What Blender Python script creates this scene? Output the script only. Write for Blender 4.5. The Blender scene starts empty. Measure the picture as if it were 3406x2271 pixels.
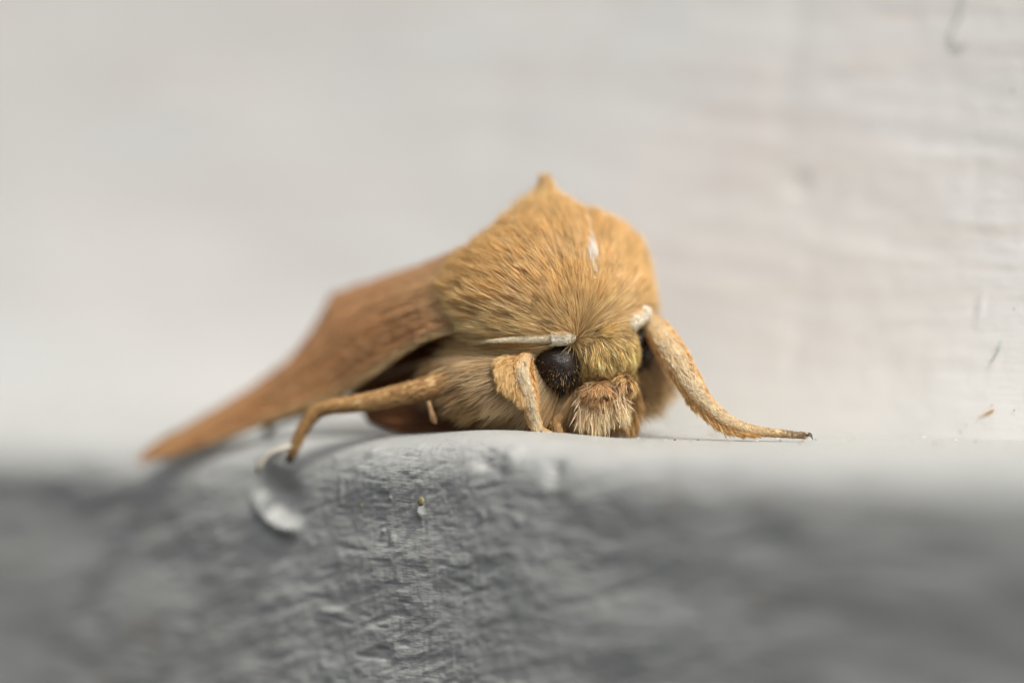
import bpy, math
import numpy as np
from mathutils import Vector, Matrix
from mathutils.kdtree import KDTree

rng = np.random.default_rng(7)
scene = bpy.context.scene
scene.unit_settings.system = 'METRIC'
scene.unit_settings.scale_length = 0.01          # one unit is one centimetre: a macro scene
U = 0.1                                          # millimetres -> units
COL = scene.collection

# ------------------------------------------------------------------ camera
S = 133.0            # photo pixels per millimetre at the focus distance
D = 150.0            # working distance, mm
E = math.radians(2.0)
ZT = (1466 - 1135.5) / S * math.cos(E)           # height of the aimed point above the sill top
FWD = np.array([0, math.cos(E), -math.sin(E)])
UPV = np.array([0, math.sin(E), math.cos(E)])
RGT = np.array([1.0, 0, 0])
CAMP = np.array([0, 0, ZT]) - D * FWD

def C(px, py, d):
    """Scene point (mm) seen at photo position px, py, d mm behind the plane of focus."""
    k = (D + d) / D
    return CAMP + RGT * ((px - 1703) / S * k) + UPV * (-(py - 1135.5) / S * k) + FWD * (D + d)

cam = bpy.data.cameras.new('camera')
cam.sensor_width = 36
cam.lens = 36 * D / (3406 / S)
cam.clip_start = 0.5
cam.clip_end = 500
cam.dof.use_dof = True
cam.dof.focus_distance = D * U
cam.dof.aperture_fstop = cam.lens * 1e-3 / (13.5 * U)
cam_ob = bpy.data.objects.new('camera', cam)
COL.objects.link(cam_ob)
cam_ob.location = Vector(CAMP * U)
cam_ob.rotation_euler = (math.radians(90) - E, 0, 0)
scene.camera = cam_ob

# ------------------------------------------------------------------ sky, sun, exposure
SUN_EL = math.radians(54)
SH = np.array([0.65, -0.76])                     # compass direction the sun stands in
SH = SH / np.linalg.norm(SH)
SUN = np.array([SH[0] * math.cos(SUN_EL), SH[1] * math.cos(SUN_EL), math.sin(SUN_EL)])
world = bpy.data.worlds.new('World')
scene.world = world
world.use_nodes = True
wn = world.node_tree
bg = wn.nodes['Background']
sky = wn.nodes.new('ShaderNodeTexSky')
sky.sky_type = 'NISHITA'
sky.sun_disc = False
sky.sun_elevation = SUN_EL
sky.sun_rotation = math.atan2(SH[0], SH[1])
sky.dust_density = 5.0
sky.ozone_density = 0.6
hz_ = wn.nodes.new('ShaderNodeHueSaturation')          # thin high cloud: a whiter sky
hz_.inputs['Saturation'].default_value = 0.22
wn.links.new(sky.outputs['Color'], hz_.inputs['Color'])
wn.links.new(hz_.outputs['Color'], bg.inputs['Color'])
bg.inputs['Strength'].default_value = 0.14
sl = bpy.data.lights.new('sun', 'SUN')
sl.energy = 2.4
sl.angle = math.radians(2.0)
sl.color = (1.0, 0.945, 0.86)
so = bpy.data.objects.new('sun', sl)
COL.objects.link(so)
so.rotation_euler = Vector(SUN).to_track_quat('Z', 'Y').to_euler()
so.location = Vector(SUN * 10)

scene.view_settings.view_transform = 'Standard'
scene.view_settings.look = 'None'
scene.view_settings.gamma = 1
scene.view_settings.use_curve_mapping = False
scene.view_settings.exposure = 0.03
scene.render.engine = 'CYCLES'
scene.cycles.use_denoising = True
scene.cycles.max_bounces = 8
scene.cycles.diffuse_bounces = 4

# ------------------------------------------------------------------ helpers
def nrm(v):
    v = np.asarray(v, float)
    return v / (np.linalg.norm(v, axis=-1, keepdims=True) + 1e-12)

_TAB = np.random.default_rng(3).random((256, 256))

def vn(x, y, seed=0):
    """smooth value noise in 0..1"""
    x = x + seed * 17.31; y = y + seed * 9.73
    xi = np.floor(x).astype(int); yi = np.floor(y).astype(int)
    fx = x - xi; fy = y - yi
    fx = fx * fx * fx * (fx * (fx * 6 - 15) + 10); fy = fy * fy * fy * (fy * (fy * 6 - 15) + 10)
    a = _TAB[xi & 255, yi & 255]; b = _TAB[(xi + 1) & 255, yi & 255]
    c = _TAB[xi & 255, (yi + 1) & 255]; d = _TAB[(xi + 1) & 255, (yi + 1) & 255]
    return (a * (1 - fx) + b * fx) * (1 - fy) + (c * (1 - fx) + d * fx) * fy

def fbm(x, y, seed=0, o=3):
    r = 0; a = 1; t = 0
    for k in range(o):
        r = r + a * vn(x * 2 ** k, y * 2 ** k, seed + k * 5); t += a; a *= 0.5
    return r / t - 0.5

def mesh_np(name, V, F, mat, parent=None, smooth=True, cols=None):
    """one mesh object from arrays (V in mm); F an (n,k) array or a list of such arrays"""
    me = bpy.data.meshes.new(name)
    if not isinstance(F, list): F = [F]
    F = [np.asarray(f, np.int32) for f in F if len(f)]
    V = np.asarray(V, float) * U
    me.vertices.add(len(V)); me.vertices.foreach_set('co', V.astype(np.float32).ravel())
    tot = np.concatenate([np.full(len(f), f.shape[1], np.int32) for f in F])
    idx = np.concatenate([f.ravel() for f in F])
    me.loops.add(len(idx)); me.loops.foreach_set('vertex_index', idx)
    me.polygons.add(len(tot))
    me.polygons.foreach_set('loop_start', np.concatenate([[0], np.cumsum(tot)[:-1]]).astype(np.int32))
    me.polygons.foreach_set('loop_total', tot)
    me.polygons.foreach_set('use_smooth', np.full(len(tot), smooth))
    if cols is not None:
        at = me.color_attributes.new('col', 'FLOAT_COLOR', 'POINT')
        c4 = np.ones((len(V), 4), np.float32); c4[:, :3] = cols
        at.data.foreach_set('color', c4.ravel())
    me.update(); me.validate()
    if mat: me.materials.append(mat)
    ob = bpy.data.objects.new(name, me)
    COL.objects.link(ob)
    if parent is not None:
        ob.parent = parent
        ob.matrix_parent_inverse = parent_world(parent).inverted()
    return ob

def parent_world(p):
    m = p.matrix_basis.copy()
    while p.parent is not None:
        m = p.parent.matrix_basis @ p.matrix_parent_inverse @ m if False else p.parent.matrix_basis @ (p.matrix_parent_inverse @ m)
        p = p.parent
    return m

def tag(o, label=None, cat=None, group=None, kind=None):
    if label: o['label'] = label
    if cat: o['category'] = cat
    if group: o['group'] = group
    if kind: o['kind'] = kind
    return o

def grid_faces(nu, nv, off=0, wrap=False):
    i = np.arange(nu - 1)[:, None]; j = np.arange(nv if wrap else nv - 1)[None, :]
    j2 = (j + 1) % nv
    return np.stack([i * nv + j, (i + 1) * nv + j, (i + 1) * nv + j2, i * nv + j2], -1).reshape(-1, 4) + off

def catmull(P, n):
    P = np.asarray(P, float)
    Q = np.vstack([2 * P[0] - P[1], P, 2 * P[-1] - P[-2]])
    t = np.linspace(0, len(P) - 1, n); k = np.minimum(t.astype(int), len(P) - 2); f = (t - k)[:, None]
    a, b, c, d = Q[k], Q[k + 1], Q[k + 2], Q[k + 3]
    return 0.5 * (2 * b + (c - a) * f + (2 * a - 5 * b + 4 * c - d) * f ** 2 + (3 * b - a - 3 * c + d) * f ** 3)

def tube(pts, rad, n=60, m=14, wob=0.0, rings=None, seed=0):
    """closed tapering tube; returns V, faces, and (centres, tangents, radii)"""
    pr = catmull(np.hstack([np.asarray(pts, float), np.asarray(rad, float)[:, None]]), n)
    c, r = pr[:, :3], np.maximum(pr[:, 3], 0.004)
    if rings: r = r * (1 + rings[1] * (np.abs(np.sin(np.linspace(0, rings[0] * math.pi, n))) ** 0.6 - 0.6))
    t = nrm(np.gradient(c, axis=0))
    a = nrm(np.cross(t, np.array([0.13, 0.31, 0.94]))); b = np.cross(t, a)
    ph = np.linspace(0, 2 * math.pi, m, endpoint=False)
    rr = r[:, None] * (1 + wob * 2 * fbm(np.arange(n)[:, None] * 0.35, 3 + 2 * np.cos(ph)[None, :] + ph[None, :] * 0, seed))
    V = c[:, None] + rr[..., None] * (np.cos(ph)[None, :, None] * a[:, None] + np.sin(ph)[None, :, None] * b[:, None])
    V = V.reshape(-1, 3)
    F = [grid_faces(n, m, wrap=True)]
    V = np.vstack([V, c[:1] - t[:1] * r[0] * 0.4, c[-1:] + t[-1:] * r[-1] * 0.6])
    k = np.arange(m); k2 = (k + 1) % m
    F.append(np.stack([np.full(m, n * m), k, k2], -1))
    F.append(np.stack([np.full(m, n * m + 1), (n - 1) * m + k2, (n - 1) * m + k], -1))
    return V, F, (c, t, r, a, b)

def ellipsoid(c, axes, rad, nu=24, nv=32):
    th = np.linspace(0, math.pi, nu); ph = np.linspace(0, 2 * math.pi, nv, endpoint=False)
    n = np.stack([np.sin(th)[:, None] * np.cos(ph), np.sin(th)[:, None] * np.sin(ph), np.cos(th)[:, None] + 0 * ph], -1).reshape(-1, 3)
    V = np.asarray(c) + (n * np.asarray(rad)) @ np.asarray(axes)
    return V, grid_faces(nu, nv, wrap=True)

# ------------------------------------------------------------------ materials
def mat_new(name):
    m = bpy.data.materials.new(name); m.use_nodes = True
    return m, m.node_tree.nodes, m.node_tree.links, m.node_tree.nodes['Principled BSDF']

def mapping(n, l, scale, rot=(0, 0, 0), src='Object'):
    tc = n.new('ShaderNodeTexCoord'); mp = n.new('ShaderNodeMapping')
    mp.inputs['Scale'].default_value = scale; mp.inputs['Rotation'].default_value = rot
    l.new(tc.outputs[src], mp.inputs['Vector'])
    return mp

def noise(n, l, vec, scale, detail=4, rough=0.55):
    t = n.new('ShaderNodeTexNoise'); t.inputs['Scale'].default_value = scale
    t.inputs['Detail'].default_value = detail; t.inputs['Roughness'].default_value = rough
    if vec is not None: l.new(vec, t.inputs['Vector'])
    return t

def ramp(n, l, fac, stops):
    r = n.new('ShaderNodeValToRGB')
    e = r.color_ramp.elements
    while len(e) < len(stops): e.new(0.5)
    for k, (p, c) in enumerate(stops):
        e[k].position = p; e[k].color = (*c, 1)
    l.new(fac, r.inputs['Fac'])
    return r

def mixc(n, l, fac, a, b, mode='MIX'):
    x = n.new('ShaderNodeMix'); x.data_type = 'RGBA'; x.blend_type = mode
    for sock, v in ((x.inputs[0], fac), (x.inputs[6], a), (x.inputs[7], b)):
        if hasattr(v, 'links'): l.new(v, sock)
        else: sock.default_value = v if isinstance(v, float) else (*v, 1)
    return x.outputs[2]

def bump(n, l, h, strength, dist, prev=None):
    b = n.new('ShaderNodeBump'); b.inputs['Strength'].default_value = strength
    b.inputs['Distance'].default_value = dist
    l.new(h, b.inputs['Height'])
    if prev is not None: l.new(prev, b.inputs['Normal'])
    return b.outputs['Normal']

TH = math.radians(40)           # how far the sill runs away from the picture plane
ALONG = np.array([math.cos(TH), -math.sin(TH), 0])
INW = np.array([math.sin(TH), math.cos(TH), 0])
OR = C(1350, 1466, 0.0); OR[2] = 0

def sill_paint():
    m, n, l, p = mat_new('sill_paint')
    mp = mapping(n, l, (1, 1, 1), (0, 0, TH))
    a = noise(n, l, mp.outputs[0], 3.0, 5)
    col = ramp(n, l, a.outputs['Fac'], [(0.3, (0.425, 0.437, 0.418)), (0.7, (0.475, 0.477, 0.455))])
    # faint rubbed-through warm patches and grime in the coat
    b = noise(n, l, mp.outputs[0], 7.0, 6, 0.7)
    fb = ramp(n, l, b.outputs['Fac'], [(0.58, (0, 0, 0)), (0.78, (1, 1, 1))])
    c1 = mixc(n, l, fb.outputs['Color'], col.outputs['Color'], (0.40, 0.36, 0.32))
    l.new(c1, p.inputs['Base Color'])
    p.inputs['Roughness'].default_value = 0.5
    p.inputs['Specular IOR Level'].default_value = 0.35
    st = mapping(n, l, (8, 8, 46), (0, math.radians(-17), TH))
    s1 = noise(n, l, st.outputs[0], 1.0, 5, 0.65)
    f = noise(n, l, mp.outputs[0], 90.0, 4, 0.6)
    v = mapping(n, l, (120, 120, 12), (0, 0, TH))
    g = noise(n, l, v.outputs[0], 1.0, 3)
    nn = bump(n, l, s1.outputs['Fac'], 0.7, 0.006)
    nn = bump(n, l, f.outputs['Fac'], 0.5, 0.002, nn)
    nn = bump(n, l, g.outputs['Fac'], 0.22, 0.002, nn)
    l.new(nn, p.inputs['Normal'])
    return m

def wall_paint():
    m, n, l, p = mat_new('wall_paint')
    mp = mapping(n, l, (1, 1, 1), (0, 0, TH))
    # broad uneven coat: thicker and cooler in some places, warmer where the primer shows
    a = noise(n, l, mp.outputs[0], 0.9, 2)
    base = ramp(n, l, a.outputs['Fac'], [(0.38, (0.82, 0.825, 0.80)), (0.62, (0.85, 0.825, 0.79))])
    st = mapping(n, l, (0.9, 0.9, 16), (0, math.radians(-7), TH))
    s = noise(n, l, st.outputs[0], 1.0, 5, 0.6)
    sr = ramp(n, l, s.outputs['Fac'], [(0.45, (0, 0, 0)), (0.8, (0.7, 0.7, 0.7))])
    hz = n.new('ShaderNodeSeparateXYZ'); tc = n.new('ShaderNodeTexCoord'); l.new(tc.outputs['Object'], hz.inputs[0])
    mm = n.new('ShaderNodeMapRange'); mm.inputs[1].default_value = 0.16; mm.inputs[2].default_value = 0.30
    mm.inputs[3].default_value = 0.0; mm.inputs[4].default_value = 0.62
    l.new(hz.outputs['Z'], mm.inputs[0])
    ml = n.new('ShaderNodeMath'); ml.operation = 'MULTIPLY'
    l.new(sr.outputs['Color'], ml.inputs[0]); l.new(mm.outputs[0], ml.inputs[1])
    c = mixc(n, l, ml.outputs[0], base.outputs['Color'], (0.70, 0.60, 0.50))
    b = noise(n, l, mp.outputs[0], 2.2, 3)
    br = ramp(n, l, b.outputs['Fac'], [(0.56, (0, 0, 0)), (0.75, (0.5, 0.5, 0.5))])
    c = mixc(n, l, br.outputs['Color'], c, (0.73, 0.66, 0.62))
    sp = noise(n, l, mp.outputs[0], 38.0, 2)
    spr = ramp(n, l, sp.outputs['Fac'], [(0.76, (0, 0, 0)), (0.80, (0.6, 0.6, 0.6))])
    c = mixc(n, l, spr.outputs['Color'], c, (0.50, 0.45, 0.38))
    l.new(c, p.inputs['Base Color'])
    p.inputs['Roughness'].default_value = 0.38
    p.inputs['Specular IOR Level'].default_value = 0.4
    s2 = mapping(n, l, (1.6, 1.6, 38), (0, math.radians(-7), TH))
    q = noise(n, l, s2.outputs[0], 1.0, 6, 0.6)
    f = noise(n, l, mp.outputs[0], 45.0, 4)
    g = noise(n, l, mp.outputs[0], 8.0, 3)
    nn = bump(n, l, q.outputs['Fac'], 0.35, 0.004)
    nn = bump(n, l, g.outputs['Fac'], 0.4, 0.008, nn)
    nn = bump(n, l, f.outputs['Fac'], 0.3, 0.002, nn)
    l.new(nn, p.inputs['Normal'])
    return m

def fur_mat(name, transl=0.42, rough=0.38, spec=0.4):
    m, n, l, p = mat_new(name)
    at = n.new('ShaderNodeVertexColor'); at.layer_name = 'col'
    l.new(at.outputs['Color'], p.inputs['Base Color'])
    p.inputs['Roughness'].default_value = rough
    p.inputs['Specular IOR Level'].default_value = spec
    tr = n.new('ShaderNodeBsdfTranslucent'); l.new(at.outputs['Color'], tr.inputs['Color'])
    mx = n.new('ShaderNodeMixShader'); mx.inputs[0].default_value = transl
    l.new(p.outputs[0], mx.inputs[1]); l.new(tr.outputs[0], mx.inputs[2])
    l.new(mx.outputs[0], n['Material Output'].inputs['Surface'])
    return m

def plain(name, col, rough=0.5, spec=0.4, var=0.25, sc=30.0, bmp=0.3):
    m, n, l, p = mat_new(name)
    mp = mapping(n, l, (1, 1, 1))
    a = noise(n, l, mp.outputs[0], sc, 4)
    lo = tuple(c * (1 - var) for c in col); hi = tuple(min(1, c * (1 + var)) for c in col)
    r = ramp(n, l, a.outputs['Fac'], [(0.3, lo), (0.7, hi)])
    l.new(r.outputs['Color'], p.inputs['Base Color'])
    p.inputs['Roughness'].default_value = rough; p.inputs['Specular IOR Level'].default_value = spec
    l.new(bump(n, l, a.outputs['Fac'], bmp, 0.003), p.inputs['Normal'])
    return m

M_FUR = fur_mat('fur')
M_SILL = sill_paint(); M_WALL = wall_paint()
M_PTIP = plain('palp_tip_scales', (0.20, 0.12, 0.08), 0.6, 0.3, 0.6, 90, 0.8)
M_SKIN = plain('moth_skin', (0.16, 0.085, 0.03), 0.7, 0.2)
M_LEG = plain('leg_cuticle', (0.62, 0.42, 0.20), 0.5, 0.3, 0.25, 25)
M_DARK = plain('dark_cuticle', (0.035, 0.02, 0.015), 0.35, 0.5)
M_ANT = plain('antenna_scales', (0.88, 0.79, 0.60), 0.5, 0.35, 0.12, 60)

# ------------------------------------------------------------------ the painted sill
def spaced(lo, hi, fine_lo, fine_hi, fs, growth=1.05, mx=0.6):
    a = list(np.arange(fine_lo, fine_hi, fs)); s = fs; x = a[-1]
    while x < hi: s = min(s * growth, mx); x += s; a.append(x)
    s = fs; x = a[0]; pre = []
    while x > lo: s = min(s * growth, mx); x -= s; pre.append(x)
    return np.array(pre[::-1] + a)

W_SILL = 10.0
def build_sill():
    R = 1.25; phm = math.pi / 2
    u = spaced(-45, 45, -6.2, 5.2, 0.04)
    s = spaced(-14, R * phm + 24, -0.6, 7.8, 0.035, 1.06)
    uu, ss = np.meshgrid(u, s, indexing='ij')
    ph = np.clip(ss / R, 0, phm)
    over = np.maximum(ss - R * phm, 0)
    q = R - R * np.sin(ph) + np.maximum(-ss, 0) - over * 0.01
    z = -R + R * np.cos(ph) - over
    nq, nz = -np.sin(ph), np.cos(ph)
    # the uneven edge: a hump under the moth, worn lower further left
    fall = 1 / (1 + np.exp(np.clip((ss + 2.2) * -2.2, -40, 40)))            # 0 deep on the top, 1 near and over the edge
    dz = 0.27 * np.exp(-((uu - 1.9) / 2.6) ** 2) * fall - 0.34 / (1 + np.exp((uu + 5.5) * 0.9)) * fall
    dz += 0.07 / (1 + np.exp(-(uu - 9))) * fall
    front = np.clip((ss - 0.35) / 0.9, 0, 1); front = front * front * (3 - 2 * front)
    # brush strokes climb to the right, crossed by finer ones; nibs of dried paint
    xs = uu; ys = ss + 0.31 * uu + 0.5 * (vn(uu * 0.22, ss * 0.22, 8) - 0.5)
    patch = 0.35 + 1.1 * vn(uu * 0.45 + 3, ss * 0.55, 9)
    h = 0.09 * fbm(uu * 0.4, ss * 0.8, 1, 2)
    h += 0.044 * fbm(xs * 0.85, ys * 3.4, 2, 3) * patch
    h += 0.030 * fbm(xs * 2.4, ys * 8.0, 4, 3) * patch
    h += 0.035 * fbm(uu * 3.2, ss * 3.6, 6, 3)
    cut = np.clip(vn(xs * 0.55, ys * 3.8, 21) - 0.70, 0, 1) / 0.30; h -= 0.060 * cut * vn(uu * 0.9, ss * 0.8, 31)
    cut = np.clip(vn(xs * 1.5, (ss - 0.1 * uu) * 9, 23) - 0.78, 0, 1) / 0.22; h -= 0.05 * cut * vn(uu * 1.3, ss * 1.1, 33)
    lum = np.clip(vn(uu * 1.7, ss * 1.9, 12) - 0.90, 0, 1) / 0.10; h += 0.05 * lum * lum
    h += 0.012 * fbm(uu * 9, ss * 9, 14, 2) + 0.010 * fbm(uu * 12, ss * 2, 15, 2)
    h = h * (0.10 + 0.90 * front)
    h += 0.16 * fbm(uu * 0.35, ss * 0.5, 17, 2) * (0.25 + 0.75 * front)
    def blob(cu, cs, ru, rs, a, ang=0.0):
        x = uu - cu; y = ss - cs
        xr = x * math.cos(ang) + y * math.sin(ang); yr = -x * math.sin(ang) + y * math.cos(ang)
        return a * np.exp(-((xr / ru) ** 2 + (yr / rs) ** 2) ** 1.0)
    # paint nibs, a pimple, two soft dimples
    for (px, py, ru, rs, a) in ((1400, 1775, .10, .16, .13), (1300, 1720, .05, .07, .06), (1275, 1830, .05, .05, .06),
                                (1600, 1600, .3, .25, -.12), (1690, 1580, .25, .3, .10), (1830, 1600, .22, .3, -.16), (1215, 1560, .2, .25, .06), (1100, 2100, .3, .1, .06)):
        cu = ((px - 1350) / S) / math.cos(TH); cs = (py - 1466) / S + 0.36
        h += blob(cu, cs, ru, rs, a)
    # the chipped pit with its raised lip left of the feet
    cu = (905 - 1350) / S / math.cos(TH); cs = (1655 - 1466) / S + 0.72
    h += blob(cu + .05, cs, .62, .44, -.36, 0.45)
    h += blob(cu - .28, cs + .50, .52, .18, .30, 0.70)
    h += blob(cu + .38, cs + .84, .34, .19, .26, 0.15)
    h += blob(cu - .10, cs - 1.15, .50, .32, .30, -0.6)
    q = q + nq * h; z = z + nz * h + dz
    V = OR + uu[..., None] * ALONG + q[..., None] * INW + z[..., None] * np.array([0, 0, 1])
    nu, nv = uu.shape
    F = grid_faces(nu, nv)[:, ::-1]
    V = V.reshape(-1, 3)
    # back and underside make it a solid board
    i0 = np.arange(nu) * nv; i1 = i0 + nv - 1
    back = V[i1] + INW * 14.9
    n0 = len(V); V = np.vstack([V, back])
    b = np.arange(nu) + n0
    F2 = np.stack([i1[:-1], b[:-1], b[1:], i1[1:]], -1)
    F3 = np.stack([b[:-1], i0[:-1], i0[1:], b[1:]], -1)
    ob = mesh_np('sill', V, [F, F2, F3], M_SILL)
    return tag(ob, 'pale painted sill with a rough brushed front face under the moth', kind='structure')
build_sill()

LEAN = math.radians(14)
def wall_pt(u, z):
    return OR + np.asarray(u)[..., None] * ALONG + (W_SILL + np.asarray(z) * math.tan(LEAN))[..., None] * INW + np.asarray(z)[..., None] * np.array([0, 0, 1.0])

def on_wall0(px, py, out=0.0):
    d = 3.0
    for _ in range(30):
        p = C(px, py, d)
        d -= ((p - OR) @ INW - W_SILL - p[2] * math.tan(LEAN) + out) / INW[1] * 0.6
    return C(px, py, d)

def build_wall():
    R = 0.02
    u = spaced(-70, 45, 4, 22, 0.12, 1.06, 1.0)
    s = np.concatenate([np.linspace(-0.4, 0, 5)[:-1], np.linspace(0, 0.3, 8)[:-1], np.linspace(0.3, 18, 150), np.linspace(18, 60, 40)[1:]])
    uu, ss = np.meshgrid(u, s, indexing='ij')
    L = R * (math.pi / 2 - LEAN)
    ph = np.clip(ss / R, 0, math.pi / 2 - LEAN); up = np.maximum(ss - L, 0)
    q = W_SILL - R + R * np.sin(ph) + np.minimum(ss, 0) + (up - 0.25) * math.sin(LEAN)
    z = -0.25 + R - R * np.cos(ph) + up * math.cos(LEAN) - 1.2 * np.clip(-ss, 0, 2)
    nq, nz = -np.sin(ph), np.cos(ph)
    w = np.clip((ss - 1.2) / 2.0, 0, 1)
    h = 0.04 * fbm(uu * 0.25, (ss + uu * 0.09) * 2.2, 41, 4) * w + 0.12 * fbm(uu * 0.2, ss * 0.3, 44, 2) + 0.02 * fbm(uu * 2, ss * 2, 47, 2)
    for (px, py, ru, rs, a) in ((2640, 100, .5, 2.6, -.035), (2660, 590, .35, .35, -.075), (2668, 1000, .5, 2.0, -.015), (1690, 420, .6, 1.6, -.05), (2790, 240, .5, .25, -.03), (3262, 1010, .05, .35, .06)):
        w0 = on_wall0(px, py); cu = (w0 - OR) @ ALONG; cz = w0[2] + 0.25
        h += a * np.exp(-((uu - cu) / ru) ** 2 - ((ss - cz) / rs) ** 2)
    q = q + nq * h; z = z + nz * h
    V = (OR + uu[..., None] * ALONG + q[..., None] * INW + z[..., None] * np.array([0, 0, 1])).reshape(-1, 3)
    nu, nv = uu.shape
    F = grid_faces(nu, nv)
    i0 = np.arange(nu) * nv; i1 = i0 + nv - 1
    n0 = len(V)
    V = np.vstack([V, V[i1] + INW * 12, V[i1] + INW * 12 - np.array([0, 0, 61.0])])
    a = np.arange(nu) + n0; b = a + nu
    F2 = np.stack([i1[:-1], i1[1:], a[1:], a[:-1]], -1); F3 = np.stack([a[:-1], a[1:], b[1:], b[:-1]], -1)
    ob = mesh_np('wall', V, [F, F2, F3], M_WALL)
    return tag(ob, 'white painted wall with faint brush strokes rising behind the sill', kind='structure')
build_wall()

# ------------------------------------------------------------------ the moth
moth = bpy.data.objects.new('moth', None)
COL.objects.link(moth)
base = C(1850, 1450, 1.5); base[2] = 0
moth.location = Vector(base * U)
tag(moth, 'furry golden moth with brown roofed wings standing on the sill edge', 'moth')

YAW = math.radians(45)
AX = np.array([math.sin(YAW), -math.cos(YAW), 0])          # where the body points
LAT = np.array([math.cos(YAW), math.sin(YAW), 0])          # the moth's left
ZUP = np.array([0, 0, 1.0])
BAX = np.array([LAT, AX, ZUP])
HLAT = nrm(C(2098, 1150, 1.75) - C(1850, 1216, 0.80))      # head is turned and rolled a little
HF = nrm(np.array([0.42, -0.88, -0.10])); HF = nrm(HF - HLAT * HF.dot(HLAT)); HUP = nrm(np.cross(HLAT, HF)); HUP = HUP if HUP[2] > 0 else -HUP
HAX = np.array([HLAT, HF, HUP])

# named masses of the one continuous body: centre, axes, radii
MASS = {
    'thorax': (C(1828, 1010, 2.5), BAX, (2.64, 2.45, 2.02)),
    'coxa': (C(2090, 1195, 2.3), BAX, (0.72, 0.7, 0.72)),
    'breast': (C(1745, 1262, 2.35), BAX, (2.25, 2.2, 1.22)),
    'head': (C(1992, 1160, 1.15), HAX, (0.84, 1.0, 0.80)),
    'abdomen': (C(1812, 1262, 2.45) - AX * 4.0, BAX, (1.6, 3.3, 1.15)),
}
def build_body():
    Vs, Fs, k = [], [], 0
    for nme, (c, ax, r) in MASS.items():
        V, F = ellipsoid(c, ax, r)
        Vs.append(V); Fs.append(F + k); k += len(V)
    ob = mesh_np('body', np.vstack(Vs), np.vstack(Fs), M_SKIN)
    md = ob.modifiers.new('r', 'REMESH'); md.mode = 'VOXEL'; md.voxel_size = 0.09 * U
    sm = ob.modifiers.new('s', 'SMOOTH'); sm.iterations = 16; sm.factor = 0.5
    dg = bpy.context.evaluated_depsgraph_get()
    me = bpy.data.meshes.new_from_object(ob.evaluated_get(dg))
    ob.modifiers.clear()
    old = ob.data; ob.data = me; bpy.data.meshes.remove(old); me.name = 'body'
    co = np.empty(len(me.vertices) * 3, np.float32); me.vertices.foreach_get('co', co); co = co.reshape(-1, 3) / U
    rel = co - C(1818, 700, 2.3)
    r = np.sqrt((rel @ LAT) ** 2 + (rel @ AX / 1.15) ** 2)
    up = np.clip((co[:, 2] - C(0, 960, 2.3)[2]) / 0.7, 0, 1)
    co[:, 2] += 0.70 * np.clip(1 - np.sqrt(r * r + 0.01) / 1.7, 0, 1) ** 1.35 * up * up * (3 - 2 * up)
    sh = co - C(2060, 800, 2.5); c0 = MASS['thorax'][0]      # the rounded far shoulder
    co += nrm(co - c0) * (0.40 * np.exp(-(np.linalg.norm(sh, axis=1) / 0.95) ** 2))[:, None]
    me.vertices.foreach_set('co', (co * U).astype(np.float32).ravel()); me.update()
    me.polygons.foreach_set('use_smooth', np.ones(len(me.polygons), bool))
    if not me.materials: me.materials.append(M_SKIN)
    ob.parent = moth; ob.matrix_parent_inverse = parent_world(moth).inverted()
    return ob
body = build_body()

def sample(ob, n):
    me = ob.data; me.calc_loop_triangles()
    V = np.empty(len(me.vertices) * 3, np.float32); me.vertices.foreach_get('co', V); V = V.reshape(-1, 3) / U
    N = np.empty(len(me.vertices) * 3, np.float32); me.vertices.foreach_get('normal', N); N = N.reshape(-1, 3)
    T = np.empty(len(me.loop_triangles) * 3, np.int32); me.loop_triangles.foreach_get('vertices', T); T = T.reshape(-1, 3)
    a, b, c = V[T[:, 0]], V[T[:, 1]], V[T[:, 2]]
    ar = np.linalg.norm(np.cross(b - a, c - a), axis=1)
    t = rng.choice(len(T), n, p=ar / ar.sum())
    r1 = np.sqrt(rng.random(n))[:, None]; r2 = rng.random(n)[:, None]
    w = (1 - r1, r1 * (1 - r2), r1 * r2)
    P = w[0] * a[t] + w[1] * b[t] + w[2] * c[t]
    Nn = nrm(w[0] * N[T[t, 0]] + w[1] * N[T[t, 1]] + w[2] * N[T[t, 2]])
    return P, Nn

def clump(P, size, rs):
    """random id per clump of roots about size mm across"""
    n = max(4, int(len(P) * 0.06)); n = min(n, 9000)
    # thin the seeds to roughly the wanted spacing
    sel = rs.permutation(len(P))[:n]
    kd = KDTree(len(sel))
    keep = []
    for j, i in enumerate(sel): kd.insert(P[i], j)
    kd.balance()
    used = np.zeros(len(sel), bool); dead = np.zeros(len(sel), bool)
    for j, i in enumerate(sel):
        if dead[j]: continue
        keep.append(i)
        for (_, q, _) in kd.find_range(P[i], size): dead[q] = True
    kd2 = KDTree(len(keep))
    for j, i in enumerate(keep): kd2.insert(P[i], j)
    kd2.balance()
    ids = np.array([kd2.find(p)[1] for p in P])
    return ids, P[np.array(keep)]

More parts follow.
